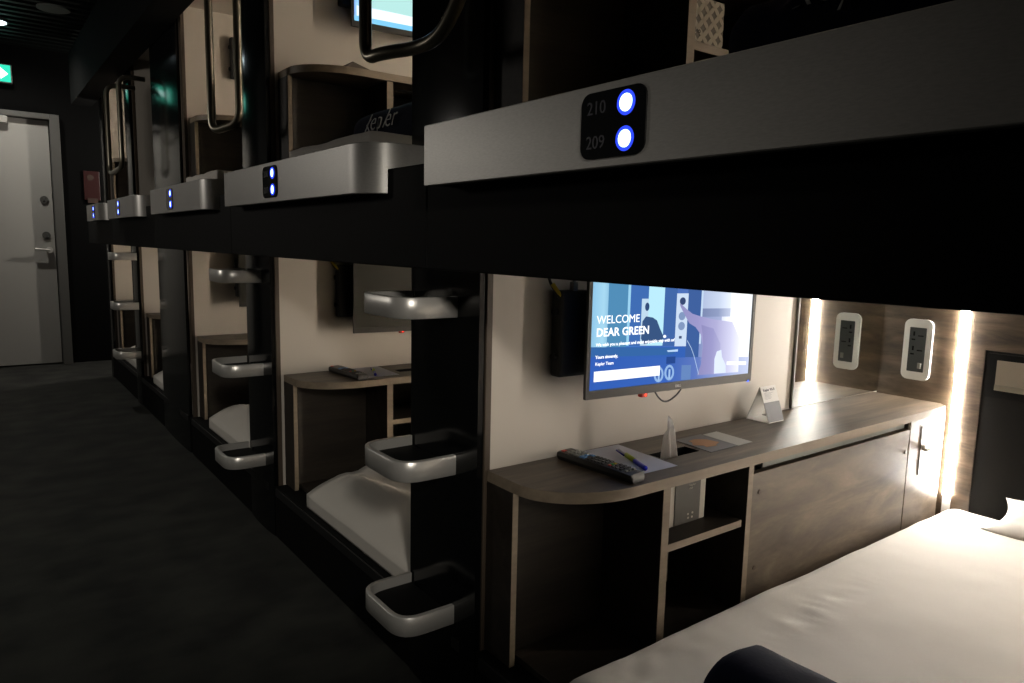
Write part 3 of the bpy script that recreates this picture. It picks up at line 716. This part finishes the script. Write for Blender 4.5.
for i, l, lb in far2:
    y1 = WY[i]-.275; y0 = WY[i-1]+.045
    k = obj('mattress', cushion(MX0, MX1, y0, y1, .1965, .300, .05, 70, 34, .007, 3+i, (lambda x, y, s=WY[i]-WY[1]: wr2(x, y-s)), .55), M['sheet'], loc=(1.7, (y0+y1)/2, .1965), smooth=True)
    tag(k, lb, 'mattress', MG)
for i, lb in ((0, 'dim mattress of the nearest upper bunk, under navy blanket'), (1, 'white mattress under the lettered navy blanket in the upper bunk'), (2, 'upper mattress edge behind the third guard rail')):
    y1 = WY[i]-(.275 if i == 0 else .46); y0 = WY[i-1]+(.33 if i == 1 else .31) if i else -.015
    k = obj('mattress', cushion(MX0 if i == 0 else .765, MX1, y0, y1, .1965+DZ, .292+DZ, .045, 60, 30, .006, 11+i), M['sheet'], loc=(1.7, (y0+y1)/2, .1965+DZ), smooth=True)
    tag(k, lb, 'mattress', MG)
# pillow at the bed head
bm = bmesh.new(); bmesh.ops.create_grid(bm, x_segments=36, y_segments=44, size=1)
bot = bmesh.new()
def pil(x, y, s):
    e = (1-abs(x)**3.2)*(1-abs(y)**3.2); h = max(e, 0)**.55
    cx = 2.465; cy = .45; px = cx+x*.115*(1-.10*(1-abs(y)**2)*0); py = cy+y*.34*(1-.05*(1-x*x)*0)
    k = 1+.10*(abs(x*y))**2
    return Vector((cx+x*.085*k, cy+y*.325*k, .320+s*.032*h+.010*noise.noise(Vector((x*2, y*4, s)))*h+.03*x))
top = [(v, v.co.copy()) for v in bm.verts]
for v, c0 in top: v.co = pil(c0.x, c0.y, 1)
bm2 = bmesh.new(); bmesh.ops.create_grid(bm2, x_segments=36, y_segments=44, size=1)
for v in bm2.verts: v.co = pil(v.co.x, v.co.y, -1)
me = bpy.data.meshes.new('t'); bm2.to_mesh(me); bm2.free(); bm.from_mesh(me); bpy.data.meshes.remove(me)
bmesh.ops.remove_doubles(bm, verts=bm.verts, dist=.0004)
tag(obj('pillow', bm, M['sheet'], loc=(2.465, .48, .30), smooth=True), 'white pillow at the head of the nearest lower bed', 'pillow')
# rolled navy blankets lying across the beds
def roll(i, l, label, yfar, top_z, base_z, txt, ylen=.60, xc=1.03):
    t = thing('blanket', label, 'blanket', (xc, yfar-.3, base_z), 'navy blankets rolled across the beds')
    bm = bmesh.new(); rows = []; n = 28; H = top_z-base_z; L = 26
    for j in range(L+1):
        v = j/L; y = yfar-ylen*v
        e = min(v*ylen, ylen-v*ylen); k = math.sqrt(max(0, 1-max(0, 1-e/.055)**2))*.97+.03
        row = []
        for a in range(n):
            th = 2*math.pi*a/n; cx = math.cos(th); sz = math.sin(th)
            hw = .088*(abs(cx)**.85)*(1 if cx > 0 else -1); hz = (abs(sz)**.85)*(1 if sz > 0 else -1)
            nn = 1+.05*noise.noise(Vector((cx*1.5+l, v*5, sz*1.5+i)))
            row.append(bm.verts.new((xc+hw*k*nn, y, base_z+H/2*(1-k)*.35+H/2*k+H/2*k*hz*nn*(1 if hz > 0 else 1/nn))))
        rows.append(row)
    for A, B in zip(rows, rows[1:]):
        for a in range(n): bm.faces.new((A[a], A[(a+1) % n], B[(a+1) % n], B[a]))
    bm.faces.new(rows[0][::-1]); bm.faces.new(rows[-1])
    obj('roll', bm, M['navy'], t, smooth=True)
    if txt:
        y0, zc = txt
        def f(a, c_, d_):
            z = zc+c_; hh = max(-1, min(1, (z-(base_z+H/2))/(H/2))); x = xc-.088*(max(0, 1-abs(hh)**2.35)**.425)*1.07-.005
            return Vector((x-d_, y0-a, z))
        obj('logo_text', text_mesh('kepler', .076, f, .0008, -.0013, shear=.25), M['logo'], t, label='pale stitched lettering')
    return t
roll(0, 0, 'navy blanket roll on the lit lower bed, bottom of photo', .735, .415, .291, None)
roll(1, 1, 'navy blanket with pale lettering in the second upper bunk', 2.12, 1.486, .292+DZ, (1.975, 1.414))
roll(0, 1, 'navy blanket in the nearest upper bunk, mostly above the frame', .76, 1.480, .292+DZ, (.62, 1.432), .66)

# ------------------------------------------------------------------ end of the aisle
es = thing('exit_sign', 'glowing green exit sign above the white door', 'exit sign', (.17, 7.2, 2.3))
obj('casing', MB().box(-.03, .352, 7.18, 7.22, 2.292, 2.436, .004), M['frame'], es)
fc = obj('face', MB().box(-.02, .342, 7.176, 7.181, 2.300, 2.428), M['exitgreen'], es)
mb = MB(); mb.prism([(.325, 2.362), (.275, 2.408), (.275, 2.382), (.215, 2.382), (.215, 2.342), (.275, 2.342), (.275, 2.318)], lambda q: (q[0], 7.1755, q[1]), lambda q: (q[0], 7.174, q[1]))
obj('arrow', mb, M['exitwhite'], fc)
mb = MB(); mb.cyl((.12, 7.1755, 2.405), (.12, 7.174, 2.405), .011, 12)
for a in ([(.115, 2.392), (.10, 2.355)], [(.10, 2.355), (.125, 2.335), (.115, 2.312)], [(.10, 2.355), (.08, 2.335), (.055, 2.33)], [(.115, 2.388), (.14, 2.37), (.155, 2.38)], [(.113, 2.388), (.085, 2.38), (.078, 2.36)]):
    mb.tube([(x, 7.1747, z) for x, z in a], .0055, 6)
obj('running_figure', mb, M['exitwhite'], fc)
obj('hanger', MB().box(.15, .17, 7.19, 7.21, 2.436, 2.64), M['frame'], es)
dl = thing('downlight', 'bright round ceiling downlight near the door', 'ceiling light', (.235, 6.53, 2.61))
obj('trim_ring', MB().cyl((.235, 6.53, 2.612), (.235, 6.53, 2.598), .086, 32), M['frame'], dl, smooth=40)
obj('lens', MB().cyl((.235, 6.53, 2.599), (.235, 6.53, 2.594), .070, 32), M['down'], dl, smooth=40)
sp_ = thing('ceiling_speaker', 'round dark grey speaker grille in the ceiling', 'speaker', (.545, 5.93, 2.61))
obj('grille', MB().cyl((.545, 5.93, 2.612), (.545, 5.93, 2.600), .098, 32), M['grey'], sp_, smooth=40)
fb = thing('fire_notice', 'small red fire notice beside the white door', 'sign', (.87, 7.26, 1.37))
f0 = obj('board', MB().box(.815, .935, 7.255, 7.27, 1.41, 1.655, .003), M['fire'], fb)
obj('symbol', MB().cyl((.865, 7.2555, 1.60), (.865, 7.253, 1.60), .025, 16), M['pinkish'], f0)
obj('caption_plate', MB().box(.838, .915, 7.250, 7.256, 1.385, 1.425), M['pinkish'], fb)
ss = thing('ceiling_sensor', 'small pale sensor on the ceiling at the left edge', 'sensor', (.215, 5.9, 2.55))
obj('housing', MB().cyl((.19, 6.25, 2.61), (.19, 6.25, 2.565), .03, 20).cyl((.19, 6.25, 2.565), (.20, 6.22, 2.54), .016, 14), M['grey'], ss, smooth=40)

# ------------------------------------------------------------------ lights
def area(name, loc, rot, sx, sy, e, col, spread=None):
    l = bpy.data.lights.new(name, 'AREA'); l.shape = 'RECTANGLE'; l.size = sx; l.size_y = sy; l.energy = e; l.color = col
    if spread: l.spread = spread
    o = bpy.data.objects.new(name, l); link(o); o.location = loc; o.rotation_euler = rot; return o
def point(name, loc, e, col, r=.03):
    l = bpy.data.lights.new(name, 'POINT'); l.energy = e; l.color = col; l.shadow_soft_size = r
    o = bpy.data.objects.new(name, l); link(o); o.location = loc; return o
warm = (1, .84, .66)
def spot(name, loc, tgt, e, ang, col, blend=.5, r=.05):
    l = bpy.data.lights.new(name, 'SPOT'); l.energy = e; l.spot_size = math.radians(ang); l.spot_blend = blend; l.color = col; l.shadow_soft_size = r
    o = bpy.data.objects.new(name, l); link(o); o.location = loc
    o.rotation_euler = (Vector(tgt)-Vector(loc)).to_track_quat('-Z', 'Y').to_euler(); return o
spot('downlight_beam', (.235, 6.53, 2.59), (.20, 6.85, 0), 42, 160, (1, .95, .86), .9)
point('alcove_lamp', (1.75, 6.72, 1.7), 26, (1, .93, .83), .03)
for y, e in ((4.7, 20), (2.5, 30), (.4, 16)): spot('aisle_fill_spot', (-.62, y, 2.6), (-.62, y, 0), e, 84, (.98, 1, .90), 1.0)  # added spots out of view, brighten the rails and carpet

spot('step_fill_spot', (-.32, -1.25, 1.95), (.74, 1.75, .62), 80, 24, (1, .93, .82), .7, .13)  # added spot behind the camera, brightens the ladder steps
wl = thing('rail_fill_lamp', 'added fill lamp on the unseen left wall, brightening the rails', 'lamp', (-.98, 3.9, 1.65))  # added lamp out of view, brightens the rail fronts
obj('housing', MB().box(-.999, -.985, 3.68, 4.12, 1.50, 1.80, .004), M['white'], wl)  # housing of the added fill lamp, out of view
a_ = area('rail_fill_light', (-.98, 3.9, 1.65), (0, math.radians(-90), 0), .28, .42, 4.5, (1, .93, .84))

SC.world = bpy.data.worlds.new('world'); SC.world.use_nodes = True
SC.world.node_tree.nodes['Background'].inputs[0].default_value = (.5, .6, .6, 1)
SC.world.node_tree.nodes['Background'].inputs[1].default_value = .002

# ------------------------------------------------------------------ camera
cd_ = bpy.data.cameras.new('camera'); cam = bpy.data.objects.new('camera', cd_); link(cam)
cd_.sensor_width = 36; cd_.lens = 720.0/1024*36; cd_.clip_start = .02
ya, pi_, ro = -.64380, -.13237, .02227
Rz = Matrix.Rotation(ya, 4, 'Z'); Rx = Matrix.Rotation(pi_, 4, 'X'); B4 = Matrix.Rotation(math.radians(90), 4, 'X'); Rr = Matrix.Rotation(ro, 4, 'Z')
cam.matrix_world = Matrix.Translation((0, 0, 1.10)) @ Rz @ Rx @ B4 @ Rr
SC.camera = cam
vs = SC.view_settings; vs.view_transform = 'Standard'; vs.look = 'None'; vs.exposure = .4; vs.gamma = 1; vs.use_curve_mapping = False
cy = SC.cycles; cy.use_denoising = True; cy.max_bounces = 8; cy.diffuse_bounces = 4; cy.glossy_bounces = 4; cy.caustics_reflective = True; cy.caustics_refractive = False
try: cy.use_light_tree = True
except Exception: pass
